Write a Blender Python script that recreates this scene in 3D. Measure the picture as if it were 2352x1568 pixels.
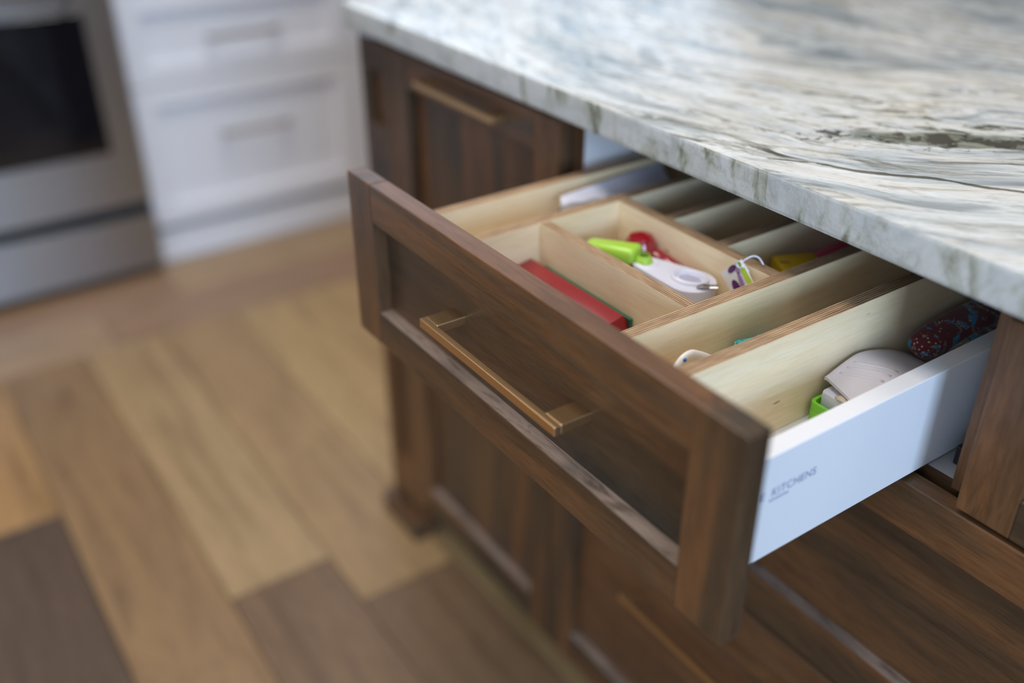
import bpy, bmesh, math, random
from mathutils import Vector, Matrix, Euler
random.seed(7)
S = bpy.context.scene
for o in list(bpy.data.objects): bpy.data.objects.remove(o)
COL = S.collection

# ------------------------------------------------------------------ camera
cd = bpy.data.cameras.new('camera'); cam = bpy.data.objects.new('camera', cd); COL.objects.link(cam)
CP = Vector((0.8168, -0.6219, 1.2054)); yaw, pit, rol = math.radians(145.6512), math.radians(30.7912), math.radians(-0.1441)
fw = Vector((math.cos(yaw)*math.cos(pit), math.sin(yaw)*math.cos(pit), -math.sin(pit)))
rt = Vector((math.sin(yaw), -math.cos(yaw), 0)); up = rt.cross(fw)
rt, up = rt*math.cos(rol)+up*math.sin(rol), up*math.cos(rol)-rt*math.sin(rol)
M = Matrix((rt, up, -fw)).transposed().to_4x4(); M.translation = CP
cam.matrix_world = M
cd.sensor_width = 36; cd.lens = 2256.3/2352*36; cd.clip_start = .02; cd.clip_end = 60
cd.dof.use_dof = True; cd.dof.focus_distance = .79; cd.dof.aperture_fstop = 1.5; cd.dof.aperture_blades = 0
S.camera = cam

# ------------------------------------------------------------------ light, exposure
S.view_settings.view_transform = 'Standard'; S.view_settings.look = 'None'
S.view_settings.gamma = 1; S.view_settings.use_curve_mapping = False
S.view_settings.exposure = -0.06
W = bpy.data.worlds.new('world'); S.world = W; W.use_nodes = True
W.node_tree.nodes['Background'].inputs[0].default_value = (.55, .72, 1, 1)
W.node_tree.nodes['Background'].inputs[1].default_value = 1.0
def area(name, loc, target, sx, sy, power, col, spread=180):
    l = bpy.data.lights.new(name, 'AREA'); l.shape = 'RECTANGLE'; l.size = sx; l.size_y = sy
    l.energy = power; l.color = col; l.spread = math.radians(spread)
    o = bpy.data.objects.new(name, l); COL.objects.link(o); o.location = loc
    o.rotation_euler = (Vector(target)-Vector(loc)).to_track_quat('-Z', 'Y').to_euler()
    return o
area('daylight_right', (3.93, -1.15, 1.55), (0, -.75, 1.1), 1.4, 1.7, 124, (.50, .71, 1))
area('daylight_left', (-2.33, 1.55, 1.62), (0, 1.55, 1.62), 2.0, .9, 7, (.60, .80, 1))
area('daylight_front', (1.7, -3.42, 1.75), (.6, 0, .9), 1.9, 1.7, 20, (.62, .78, 1))
# ceiling lights (their rims are built at the end); x, y, power
DOWN = ((.45, -.60, 6), (-.45, -.60, 7), (1.60, -.60, 2.5), (-1.00, .15, 8), (-1.10, -2.10, 14), (.0, .42, 2), (.45, -1.75, 3), (1.3, .55, 2))
for x, y, p in DOWN:
    l = bpy.data.lights.new('downlight', 'AREA'); l.shape = 'DISK'; l.size = .62; l.energy = p; l.color = (1, .93, .86); l.spread = math.radians(115)
    o = bpy.data.objects.new('downlight', l); COL.objects.link(o); o.location = (x, y, 2.685)

# ------------------------------------------------------------------ material helpers
def newmat(name):
    m = bpy.data.materials.new(name); m.use_nodes = True
    nt = m.node_tree; return m, nt, nt.nodes['Principled BSDF']
def simple(name, col, rough=.5, metal=0, coat=0, spec=.5, bump=0, bscale=300, trans=0, sss=0):
    m, nt, b = newmat(name)
    b.inputs['Base Color'].default_value = (*col, 1); b.inputs['Roughness'].default_value = rough
    b.inputs['Metallic'].default_value = metal; b.inputs['Coat Weight'].default_value = coat
    b.inputs['Specular IOR Level'].default_value = spec
    b.inputs['Transmission Weight'].default_value = trans
    if sss: b.inputs['Subsurface Weight'].default_value = sss; b.inputs['Subsurface Scale'].default_value = .01
    if bump:
        n = nt.nodes.new('ShaderNodeTexNoise'); n.inputs['Scale'].default_value = bscale; n.inputs['Detail'].default_value = 2
        t = nt.nodes.new('ShaderNodeTexCoord'); nt.links.new(t.outputs['Object'], n.inputs[0])
        bu = nt.nodes.new('ShaderNodeBump'); bu.inputs['Strength'].default_value = bump; bu.inputs['Distance'].default_value = .001
        nt.links.new(n.outputs[0], bu.inputs['Height']); nt.links.new(bu.outputs[0], b.inputs['Normal'])
    return m
def mapping(nt, scale, rnd=0, rot=(0, 0, 0)):
    t = nt.nodes.new('ShaderNodeTexCoord'); mp = nt.nodes.new('ShaderNodeMapping')
    mp.inputs['Scale'].default_value = scale; mp.inputs['Rotation'].default_value = rot
    nt.links.new(t.outputs['Object'], mp.inputs[0])
    if rnd:
        oi = nt.nodes.new('ShaderNodeObjectInfo'); mm = nt.nodes.new('ShaderNodeVectorMath'); mm.operation = 'SCALE'
        mm.inputs[0].default_value = (rnd, rnd*1.7, rnd*.6); nt.links.new(oi.outputs['Random'], mm.inputs['Scale'])
        nt.links.new(mm.outputs[0], mp.inputs['Location'])
    return mp.outputs[0]
def noise(nt, vec, sc, det=3, dist=0, rough=.5):
    n = nt.nodes.new('ShaderNodeTexNoise'); n.inputs['Scale'].default_value = sc; n.inputs['Detail'].default_value = det
    n.inputs['Distortion'].default_value = dist; n.inputs['Roughness'].default_value = rough
    if vec is not None: nt.links.new(vec, n.inputs['Vector'])
    return n.outputs[0]
def ramp(nt, fac, stops):
    r = nt.nodes.new('ShaderNodeValToRGB'); e = r.color_ramp.elements
    while len(e) < len(stops): e.new(.5)
    for i, (p, c) in enumerate(stops):
        e[i].position = p; e[i].color = (*c, 1) if len(c) == 3 else c
    nt.links.new(fac, r.inputs[0]); return r.outputs[0]
def mix(nt, fac, a, b, mode='MIX'):
    m = nt.nodes.new('ShaderNodeMix'); m.data_type = 'RGBA'; m.blend_type = mode
    for k, v in ((0, fac), (6, a), (7, b)):
        if hasattr(v, 'links'): nt.links.new(v, m.inputs[k])
        elif k == 0: m.inputs[0].default_value = v
        else: m.inputs[k].default_value = (*v, 1)
    return m.outputs[2]
def bump(nt, b, h, strength, dist=.001):
    bu = nt.nodes.new('ShaderNodeBump'); bu.inputs['Strength'].default_value = strength; bu.inputs['Distance'].default_value = dist
    nt.links.new(h, bu.inputs['Height']); nt.links.new(bu.outputs[0], b.inputs['Normal'])
def math_(nt, op, a, b_=0.0, c=None):
    m = nt.nodes.new('ShaderNodeMath'); m.operation = op
    for k, v in enumerate((a, b_) if c is None else (a, b_, c)):
        if hasattr(v, 'links'): nt.links.new(v, m.inputs[k])
        else: m.inputs[k].default_value = v
    return m.outputs[0]

def stained(axis):
    """dark stained maple/cherry, grain along axis"""
    m, nt, b = newmat('stained_wood_'+axis)
    s = {'x': (1.0, 9, 9), 'y': (9, 1.0, 9), 'z': (9, 9, 1.0)}[axis]
    s2 = {'x': (8, 90, 90), 'y': (90, 8, 90), 'z': (90, 90, 8)}[axis]
    v = mapping(nt, s, 7); v2 = mapping(nt, s2, 7)
    blot = noise(nt, v, 1.3, 3, .6); fine = noise(nt, v2, 5, 4, .3, .65)
    grain = noise(nt, v, 4.5, 4, 1.4, .6)
    c1 = ramp(nt, blot, [(.32, (.042, .033, .023)), (.45, (.086, .048, .024)), (.57, (.165, .074, .029)), (.70, (.066, .048, .033))])
    c2 = ramp(nt, grain, [(.34, (.62, .60, .57)), (.5, (.96, .94, .91)), (.64, (1.08, 1.05, .99))])
    c3 = ramp(nt, fine, [(.35, (.62, .58, .55)), (.58, (1.12, 1.1, 1.06))])
    c = mix(nt, .85, c1, c2, 'MULTIPLY'); c = mix(nt, .7, c, c3, 'MULTIPLY')
    nt.links.new(c, b.inputs['Base Color']); b.inputs['Roughness'].default_value = .38
    b.inputs['Specular IOR Level'].default_value = .5
    b.inputs['Coat Weight'].default_value = .12; b.inputs['Coat Roughness'].default_value = .3
    bump(nt, b, fine, .12, .0006)
    return m
WX, WY, WZ = stained('x'), stained('y'), stained('z')
def sanded_sheen():
    """rubbed lip of the bottom rails, overhead sheen painted in as lighter colour, with dark growth rings"""
    m, nt, b = newmat('rubbed_sheen_wood')
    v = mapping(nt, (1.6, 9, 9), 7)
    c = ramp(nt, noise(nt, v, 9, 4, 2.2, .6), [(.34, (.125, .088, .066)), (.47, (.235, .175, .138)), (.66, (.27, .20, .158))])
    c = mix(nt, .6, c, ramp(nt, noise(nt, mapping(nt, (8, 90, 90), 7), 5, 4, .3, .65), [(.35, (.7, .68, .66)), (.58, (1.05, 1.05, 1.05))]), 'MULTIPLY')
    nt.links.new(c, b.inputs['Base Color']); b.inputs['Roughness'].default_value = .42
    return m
WL = sanded_sheen()

def ply_face(axis):
    m, nt, b = newmat('birch_veneer_'+axis)
    s = {'x': (1.2, 9, 14), 'y': (9, 1.2, 14), 'z': (9, 9, 1)}[axis]
    v = mapping(nt, s, 3)
    n1 = noise(nt, v, 2.2, 4, 1.2); n2 = noise(nt, mapping(nt, tuple(k*6 for k in s), 3), 5, 3, .2)
    c = ramp(nt, n1, [(.25, (.82, .61, .36)), (.5, (.88, .70, .45)), (.75, (.91, .76, .53))])
    c = mix(nt, .35, c, ramp(nt, n2, [(.3, (.8, .74, .66)), (.6, (1, 1, 1))]), 'MULTIPLY')
    vo = nt.nodes.new('ShaderNodeTexVoronoi'); vo.inputs['Scale'].default_value = 13
    nt.links.new(mapping(nt, {'x': (.5, 1, 1.6), 'y': (1, .5, 1.6), 'z': (1, 1, 1)}[axis], 5), vo.inputs['Vector'])
    kn = ramp(nt, vo.outputs['Distance'], [(.018, (.30, .17, .09)), (.035, (1, 1, 1))])
    c = mix(nt, .6, c, kn, 'MULTIPLY')
    nt.links.new(c, b.inputs['Base Color']); b.inputs['Roughness'].default_value = .42
    return m
def ply_edge(axis):
    """edge of the sheet: dark and light plies across the thickness"""
    m, nt, b = newmat('plywood_edge_'+axis)
    t = nt.nodes.new('ShaderNodeTexCoord'); sp = nt.nodes.new('ShaderNodeSeparateXYZ'); nt.links.new(t.outputs['Generated'], sp.inputs[0])
    g = sp.outputs[{'x': 0, 'y': 1}[axis]]          # axis = thickness direction
    ns = noise(nt, mapping(nt, {'x': (30, 3, 30), 'y': (3, 30, 30)}[axis], 3), 3, 3, 0)
    g2 = math_(nt, 'ADD', g, math_(nt, 'MULTIPLY', math_(nt, 'SUBTRACT', ns, .5), .035))
    w = math_(nt, 'SINE', math_(nt, 'MULTIPLY', g2, 2*math.pi*5.5)); w = math_(nt, 'MULTIPLY_ADD', w, .5, .5)
    c = ramp(nt, w, [(.1, (.22, .135, .078)), (.4, (.33, .215, .125)), (.75, (.43, .30, .18)), (.95, (.54, .40, .25))])
    n2 = noise(nt, mapping(nt, {'x': (160, 12, 160), 'y': (12, 160, 160)}[axis], 3), 4, 3, 0)
    c = mix(nt, .8, c, ramp(nt, n2, [(.35, (.62, .5, .42)), (.6, (1.08, 1.05, 1))]), 'MULTIPLY')
    nt.links.new(c, b.inputs['Base Color']); b.inputs['Roughness'].default_value = .6
    bump(nt, b, w, .5, .0004)
    return m
PFX, PFY = ply_face('x'), ply_face('y'); PEX, PEY = ply_edge('x'), ply_edge('y')

def granite():
    m, nt, b = newmat('granite')
    t = nt.nodes.new('ShaderNodeTexCoord')
    # slow warp so that the veins swirl
    wn = nt.nodes.new('ShaderNodeTexNoise'); wn.inputs['Scale'].default_value = 2.3; wn.inputs['Detail'].default_value = 2
    nt.links.new(t.outputs['Object'], wn.inputs[0])
    sub = nt.nodes.new('ShaderNodeVectorMath'); sub.operation = 'SUBTRACT'; sub.inputs[1].default_value = (.5, .5, .5); nt.links.new(wn.outputs[1], sub.inputs[0])
    sc = nt.nodes.new('ShaderNodeVectorMath'); sc.operation = 'SCALE'; sc.inputs['Scale'].default_value = .20; nt.links.new(sub.outputs[0], sc.inputs[0])
    # the veins sweep round: their heading turns from -15 to +35 degrees along the slab
    s0 = nt.nodes.new('ShaderNodeSeparateXYZ'); nt.links.new(t.outputs['Object'], s0.inputs[0])
    xw = math_(nt, 'ADD', s0.outputs[0], .30); xx = math_(nt, 'MINIMUM', math_(nt, 'MAXIMUM', xw, -.35), .75)
    fx = math_(nt, 'ADD', math_(nt, 'MULTIPLY', xx, .02), math_(nt, 'MULTIPLY', math_(nt, 'MULTIPLY', xx, xx), .70))
    cb = nt.nodes.new('ShaderNodeCombineXYZ'); nt.links.new(s0.outputs[0], cb.inputs[0]); nt.links.new(math_(nt, 'SUBTRACT', s0.outputs[1], fx), cb.inputs[1]); nt.links.new(s0.outputs[2], cb.inputs[2])
    ad = nt.nodes.new('ShaderNodeVectorMath'); ad.operation = 'ADD'; nt.links.new(cb.outputs[0], ad.inputs[0]); nt.links.new(sc.outputs[0], ad.inputs[1])
    def mp(scale, rot):
        # rotate first, then stretch
        r = nt.nodes.new('ShaderNodeMapping'); r.inputs['Rotation'].default_value = (0, 0, math.radians(-rot)); nt.links.new(ad.outputs[0], r.inputs[0])
        s = nt.nodes.new('ShaderNodeMapping'); s.inputs['Scale'].default_value = scale; nt.links.new(r.outputs[0], s.inputs[0])
        return s.outputs[0]
    v = mp((2.0, 6.5, 4.5), 0); vf = mp((7, 30, 16), 0); vff = mp((50, 130, 110), 0)
    big = noise(nt, v, 1.5, 4, .9, .5); band = noise(nt, v, 3.0, 5, 1.6, .6); fine = noise(nt, vf, 2.0, 6, .9, .68); speck = noise(nt, vff, 2.0, 4, 0, .7)
    c = ramp(nt, big, [(.30, (.30, .335, .355)), (.40, (.44, .47, .48)), (.47, (.60, .61, .60)), (.62, (.70, .70, .685)), (.72, (.52, .54, .54))])
    beige = ramp(nt, noise(nt, v, 2.1, 3, .9), [(.46, (1, 1, 1)), (.53, (.93, .87, .79)), (.58, (1, 1, 1))])
    c = mix(nt, .8, c, beige, 'MULTIPLY')
    streak = ramp(nt, band, [(.36, (.46, .50, .52)), (.44, (.90, .92, .93)), (.51, (1.1, 1.1, 1.1)), (.56, (.97, .97, .94)), (.61, (.50, .49, .42)), (.65, (.95, .95, .94))])
    c = mix(nt, .75, c, streak, 'MULTIPLY')
    olive = ramp(nt, fine, [(.36, (.13, .13, .10)), (.42, (.56, .55, .46)), (.47, (1, 1, 1)), (.57, (1.06, 1.06, 1.06)), (.64, (.74, .70, .62))])
    sel = ramp(nt, noise(nt, v, 1.3, 4, .6), [(.43, (.06, .06, .06)), (.56, (1, 1, 1))])
    c = mix(nt, sel, c, mix(nt, 1.0, c, olive, 'MULTIPLY'))
    c = mix(nt, .6, c, ramp(nt, speck, [(.30, (.55, .56, .52)), (.44, (1, 1, 1)), (.7, (1.08, 1.08, 1.08))]), 'MULTIPLY')
    # the sawn edge of the slab cuts the veins: short upright blotches of moss green
    ev = nt.nodes.new('ShaderNodeMapping'); ev.inputs['Scale'].default_value = (34, 9, 15); nt.links.new(t.outputs['Object'], ev.inputs[0])
    eb = ramp(nt, noise(nt, ev.outputs[0], 1.0, 5, .5, .65), [(.34, (.36, .36, .27)), (.42, (.80, .80, .72)), (.50, (1, 1, 1))])
    gm = nt.nodes.new('ShaderNodeNewGeometry'); gs = nt.nodes.new('ShaderNodeSeparateXYZ'); nt.links.new(gm.outputs['True Normal'], gs.inputs[0])
    c = mix(nt, ramp(nt, gs.outputs[2], [(.55, (1, 1, 1)), (.95, (0, 0, 0))]), c, mix(nt, 1.0, mix(nt, .7, c, (.56, .57, .55)), eb, 'MULTIPLY'))
    # a thin dark vein and a dark green-black inclusion with a pale halo
    sp = nt.nodes.new('ShaderNodeSeparateXYZ'); nt.links.new(t.outputs['Object'], sp.inputs[0])
    X, Y = math_(nt, 'ADD', sp.outputs[0], .2995), math_(nt, 'ADD', sp.outputs[1], .525)
    nn = noise(nt, t.outputs['Object'], 14, 3); n3 = noise(nt, t.outputs['Object'], 52, 5, .6, .6)
    def rot_xy(x0, y0, deg):
        cx, sy = math.cos(math.radians(deg)), math.sin(math.radians(deg))
        dx = math_(nt, 'SUBTRACT', X, x0); dy = math_(nt, 'SUBTRACT', Y, y0)
        a = math_(nt, 'ADD', math_(nt, 'MULTIPLY', dx, cx), math_(nt, 'MULTIPLY', dy, sy))
        bb = math_(nt, 'SUBTRACT', math_(nt, 'MULTIPLY', dy, cx), math_(nt, 'MULTIPLY', dx, sy))
        return a, bb
    a, bb = rot_xy(.39, .066, 33)
    bb = math_(nt, 'ADD', bb, math_(nt, 'MULTIPLY', math_(nt, 'SUBTRACT', nn, .5), .02))
    d = math_(nt, 'SQRT', math_(nt, 'ADD', math_(nt, 'POWER', math_(nt, 'DIVIDE', a, .16), 2), math_(nt, 'POWER', math_(nt, 'DIVIDE', bb, .0038), 2)))
    d = math_(nt, 'MULTIPLY', d, math_(nt, 'MULTIPLY_ADD', n3, 1.6, .25))
    c = mix(nt, 1.0, c, ramp(nt, d, [(.55, (.22, .21, .17)), (1.0, (1, 1, 1))]), 'MULTIPLY')
    a, bb = rot_xy(.36, .175, 48)
    e = math_(nt, 'SQRT', math_(nt, 'ADD', math_(nt, 'POWER', math_(nt, 'DIVIDE', a, .10), 2), math_(nt, 'POWER', math_(nt, 'DIVIDE', bb, .022), 2)))
    e1 = math_(nt, 'ADD', e, math_(nt, 'MULTIPLY', math_(nt, 'SUBTRACT', nn, .5), 1.5))
    c = mix(nt, 1.0, c, ramp(nt, e1, [(.80, (.40, .42, .36)), (1.0, (1, 1, 1))]), 'MULTIPLY')
    e2 = math_(nt, 'ADD', math_(nt, 'MULTIPLY', e, .55), math_(nt, 'MULTIPLY', math_(nt, 'SUBTRACT', n3, .48), 3.4))
    c = mix(nt, 1.0, c, ramp(nt, e2, [(.24, (.16, .15, .12)), (.50, (1, 1, 1))]), 'MULTIPLY')
    nt.links.new(c, b.inputs['Base Color'])
    b.inputs['Roughness'].default_value = .20; b.inputs['Specular IOR Level'].default_value = .5
    bump(nt, b, noise(nt, t.outputs['Object'], 300, 3, 0, .7), .55, .0008)
    return m
GRANITE = granite()

def plank_mat():
    m, nt, b = newmat('oak_plank')
    oi = nt.nodes.new('ShaderNodeObjectInfo')
    v = mapping(nt, (.9, 9, 9), 9); n1 = noise(nt, v, 3, 4, 1.2); n2 = noise(nt, mapping(nt, (6, 70, 70), 9), 4, 4, .2)
    c = mix(nt, .8, oi.outputs['Color'], ramp(nt, n1, [(.3, (.66, .62, .58)), (.5, (1, 1, 1)), (.7, (1.15, 1.12, 1.08))]), 'MULTIPLY')
    c = mix(nt, .6, c, ramp(nt, n2, [(.35, (.72, .7, .67)), (.6, (1.05, 1.05, 1.05))]), 'MULTIPLY')
    nt.links.new(c, b.inputs['Base Color']); b.inputs['Roughness'].default_value = .42
    bump(nt, b, n2, .15, .0006)
    return m
PLANK = plank_mat()
def plank_cross():
    m, nt, b = newmat('oak_plank_crosswise')
    oi = nt.nodes.new('ShaderNodeObjectInfo')
    v = mapping(nt, (9, .9, 9), 9); n1 = noise(nt, v, 3, 4, 1.2)
    c = mix(nt, .8, oi.outputs['Color'], ramp(nt, n1, [(.3, (.66, .62, .58)), (.5, (1, 1, 1)), (.7, (1.15, 1.12, 1.08))]), 'MULTIPLY')
    nt.links.new(c, b.inputs['Base Color']); b.inputs['Roughness'].default_value = .42
    return m
PLANK_Y = plank_cross()
def steel_mat():
    m, nt, b = newmat('brushed_steel')
    b.inputs['Base Color'].default_value = (.41, .42, .44, 1); b.inputs['Metallic'].default_value = 1; b.inputs['Roughness'].default_value = .32
    b.inputs['Anisotropic'].default_value = .85
    tg = nt.nodes.new('ShaderNodeTangent'); tg.direction_type = 'RADIAL'; tg.axis = 'Z'
    nt.links.new(tg.outputs[0], b.inputs['Tangent'])
    b.inputs['Anisotropic Rotation'].default_value = .25
    return m
STEEL = steel_mat()
BRASS = simple('champagne_brass', (.64, .43, .23), .36, 1, bump=.08, bscale=900)
NICKEL = simple('satin_nickel', (.50, .49, .47), .42, 1)
WHITE_MEL = simple('white_melamine', (.78, .78, .80), .32)
WHITE_PAINT = simple('white_paint', (.83, .82, .84), .36)
BLACK_GLASS = simple('black_oven_glass', (.006, .006, .008), .06)
BLACK = simple('black_plastic', (.012, .012, .013), .5)
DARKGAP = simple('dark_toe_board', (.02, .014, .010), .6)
WALL = simple('wall_paint', (.46, .44, .41), .7); CEIL = simple('ceiling_paint', (.66, .65, .63), .8)
FRAMEW = simple('window_frame_paint', (.8, .8, .8), .4)
RED = simple('red_plastic', (.23, .008, .014), .30); RED_GLOSS = simple('deep_red_plastic', (.26, .006, .012), .14, coat=.4)
DKGREEN = simple('dark_green_plastic', (.008, .09, .045), .4)
LIME = simple('lime_plastic', (.36, .60, .06), .28); LIME2 = simple('green_plastic', (.22, .62, .05), .3)
WHITEP = simple('white_plastic', (.66, .66, .76), .32); WHITEW = simple('warm_white_plastic', (.78, .75, .72), .3)
LILAC = simple('pale_lilac_plastic', (.60, .57, .62), .38)
STEELP = simple('polished_steel', (.42, .41, .40), .35, 1); YELLOW = simple('yellow_plastic', (.78, .50, .008), .4)
PINK = simple('dusty_pink_silicone', (.52, .075, .125), .38); TEAL = simple('teal_plastic', (.03, .42, .38), .32)
TEALP = simple('pale_teal_plastic', (.3, .68, .62), .3); BLUE = simple('blue_print', (.01, .14, .5), .4)
INK = simple('blue_black_ink', (.16, .20, .36), .5); INKB = simple('black_ink', (.05, .04, .03), .5)
PURPLE = simple('purple_print', (.09, .012, .10), .4); PURPLE2 = simple('mauve_print', (.32, .20, .36), .4)
CREAM = simple('cream_plastic', (.72, .66, .52), .4); GREYBRACKET = simple('grey_amber_plastic', (.50, .42, .33), .3)
CARD = simple('printed_card', (.74, .72, .70), .45); LIMEP = simple('lime_print', (.50, .68, .05), .4)
def paper_mat():
    m, nt, b = newmat('white_carton_small_print')
    v = mapping(nt, (60, 14, 260)); n = noise(nt, v, 6, 2)
    c = ramp(nt, n, [(.42, (.30, .31, .38)), (.50, (.78, .78, .84))])
    nt.links.new(c, b.inputs['Base Color']); b.inputs['Roughness'].default_value = .5
    return m
PRINT = paper_mat()
def fabric():
    m, nt, b = newmat('floral_fabric')
    t = nt.nodes.new('ShaderNodeTexCoord')
    w = noise(nt, t.outputs['Object'], 60, 3)
    vb = noise(nt, t.outputs['Object'], 64, 3, .8); vg = noise(nt, mapping(nt, (1, 1, 1), 0, (1, .5, .2)), 75, 3, .6)
    vo = nt.nodes.new('ShaderNodeTexVoronoi'); vo.inputs['Scale'].default_value = 330; nt.links.new(t.outputs['Object'], vo.inputs['Vector'])
    c = mix(nt, ramp(nt, vb, [(.565, (0, 0, 0)), (.575, (1, 1, 1))]), (.105, .008, .012), (.012, .20, .34))
    c = mix(nt, ramp(nt, vg, [(.59, (0, 0, 0)), (.605, (1, 1, 1))]), c, (.17, .15, .10))
    dots = ramp(nt, vo.outputs['Distance'], [(.20, (1, 1, 1)), (.27, (0, 0, 0))])
    sel = ramp(nt, noise(nt, t.outputs['Object'], 75, 1, 0), [(.50, (0, 0, 0)), (.53, (1, 1, 1))])
    dd = mix(nt, 1.0, dots, sel, 'MULTIPLY')
    c = mix(nt, dd, c, (.62, .50, .38))
    nt.links.new(c, b.inputs['Base Color']); b.inputs['Roughness'].default_value = .85
    b.inputs['Sheen Weight'].default_value = .3
    bump(nt, b, w, .4, .001)
    return m
FABRIC = fabric()

# ------------------------------------------------------------------ mesh helpers
def box(bm, x0, x1, y0, y1, z0, z1, bev=0, seg=2, mi=None):
    r = bmesh.ops.create_cube(bm, size=1)
    vs = r['verts']
    for v in vs:
        v.co = Vector((x0 if v.co.x < 0 else x1, y0 if v.co.y < 0 else y1, z0 if v.co.z < 0 else z1))
    fs = list({f for v in vs for f in v.link_faces})
    if mi is not None:
        for f in fs: f.normal_update()
        for f in fs: f.material_index = mi(f) if callable(mi) else mi
    if bev:
        es = list({e for v in vs for e in v.link_edges})
        bmesh.ops.bevel(bm, geom=es, offset=bev, segments=seg, profile=.5, affect='EDGES')
    return vs
def B(x0, x1, y0, y1, z0, z1, bev=0, seg=2, mi=None):
    bm = bmesh.new(); box(bm, x0, x1, y0, y1, z0, z1, bev, seg, mi); return bm
def prism(bm, pts, z0, z1, bev=0, seg=2):
    vb = [bm.verts.new((x, y, z0)) for x, y in pts]; vt = [bm.verts.new((x, y, z1)) for x, y in pts]
    n = len(pts); fs = [bm.faces.new(vb[::-1]), bm.faces.new(vt)]
    for i in range(n): fs.append(bm.faces.new((vb[i], vb[(i+1) % n], vt[(i+1) % n], vt[i])))
    if bev:
        es = list({e for e in fs[0].edges} | {e for e in fs[1].edges})
        bmesh.ops.bevel(bm, geom=es, offset=bev, segments=seg, profile=.5, affect='EDGES')
def lathe(bm, prof, cx, cy, n=32, z0=0):
    rings = []
    for r, z in prof:
        if r < 1e-6: rings.append([bm.verts.new((cx, cy, z0+z))])
        else: rings.append([bm.verts.new((cx+r*math.cos(2*math.pi*i/n), cy+r*math.sin(2*math.pi*i/n), z0+z)) for i in range(n)])
    for a, b in zip(rings, rings[1:]):
        for i in range(n):
            j = (i+1) % n
            if len(a) == 1 and len(b) == 1: continue
            if len(a) == 1: bm.faces.new((a[0], b[i], b[j])[::-1])
            elif len(b) == 1: bm.faces.new((a[i], a[j], b[0]))
            else: bm.faces.new((a[i], a[j], b[j], b[i]))
def tube(bm, pts, radii, n=12, flat=1.0, upv=(0, 0, 1)):
    """sweep an ellipse along pts; radii = width radius, flat = height / width"""
    pts = [Vector(p) for p in pts]
    if not hasattr(radii, '__len__'): radii = [radii]*len(pts)
    rings = []
    for i, p in enumerate(pts):
        d = (pts[min(i+1, len(pts)-1)]-pts[max(i-1, 0)]).normalized()
        s = d.cross(Vector(upv)); s = s.normalized() if s.length > 1e-4 else Vector((1, 0, 0)); u = s.cross(d).normalized()
        rings.append([bm.verts.new(p+s*radii[i]*math.cos(2*math.pi*k/n)+u*radii[i]*flat*math.sin(2*math.pi*k/n)) for k in range(n)])
    for a, b in zip(rings, rings[1:]):
        for i in range(n): bm.faces.new((a[i], a[(i+1) % n], b[(i+1) % n], b[i]))
    bm.faces.new(rings[0][::-1]); bm.faces.new(rings[-1])
def catmull(P, k=6):
    P = [Vector(p) for p in P]; out = []
    for i in range(len(P)-1):
        a, b, c, d = P[max(i-1, 0)], P[i], P[i+1], P[min(i+2, len(P)-1)]
        for j in range(k):
            t = j/k
            out.append(.5*((2*b)+(c-a)*t+(2*a-5*b+4*c-d)*t*t+(3*b-a-3*c+d)*t**3))
    out.append(P[-1]); return out
ORG = {}
def thing(name, label, cat, loc=(0, 0, 0), group=None, kind=None):
    o = bpy.data.objects.new(name, None); COL.objects.link(o); o.location = loc; o.empty_display_size = .05
    o['label'] = label; o['category'] = cat
    if group: o['group'] = group
    if kind: o['kind'] = kind
    ORG[o.name] = Vector(loc); return o
def part(name, bm, mats, parent=None, smooth=False, label=None, angle=40):
    me = bpy.data.meshes.new(name)
    bmesh.ops.recalc_face_normals(bm, faces=bm.faces[:])
    org = ORG[parent.name] if parent else Vector((0, 0, 0))
    if org.length: bmesh.ops.translate(bm, verts=bm.verts[:], vec=-org)
    if smooth:
        for f in bm.faces: f.smooth = True
        for e in bm.edges:
            if len(e.link_faces) == 2 and e.calc_face_angle(0) > math.radians(angle): e.smooth = False
    bm.to_mesh(me); bm.free()
    for m in (mats if isinstance(mats, (list, tuple)) else [mats]): me.materials.append(m)
    o = bpy.data.objects.new(name, me); COL.objects.link(o)
    if parent: o.parent = parent
    ORG[o.name] = org
    if label: o['label'] = label
    return o
def struct(name, bm, m, parent=None):
    o = part(name, bm, m, parent)
    if not parent: o['kind'] = 'structure'
    return o
def solo(name, bm, m, label, cat, group=None, smooth=False, kind=None):
    """a thing that is one mesh: origin at its base centre"""
    xs = [v.co for v in bm.verts]
    c = Vector(((min(v.x for v in xs)+max(v.x for v in xs))/2, (min(v.y for v in xs)+max(v.y for v in xs))/2, min(v.z for v in xs)))
    bmesh.ops.translate(bm, verts=bm.verts[:], vec=-c)
    o = part(name, bm, m, None, smooth); o.location = c; ORG[o.name] = c
    o['label'] = label; o['category'] = cat
    if group: o['group'] = group
    if kind: o['kind'] = kind
    return o

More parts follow.
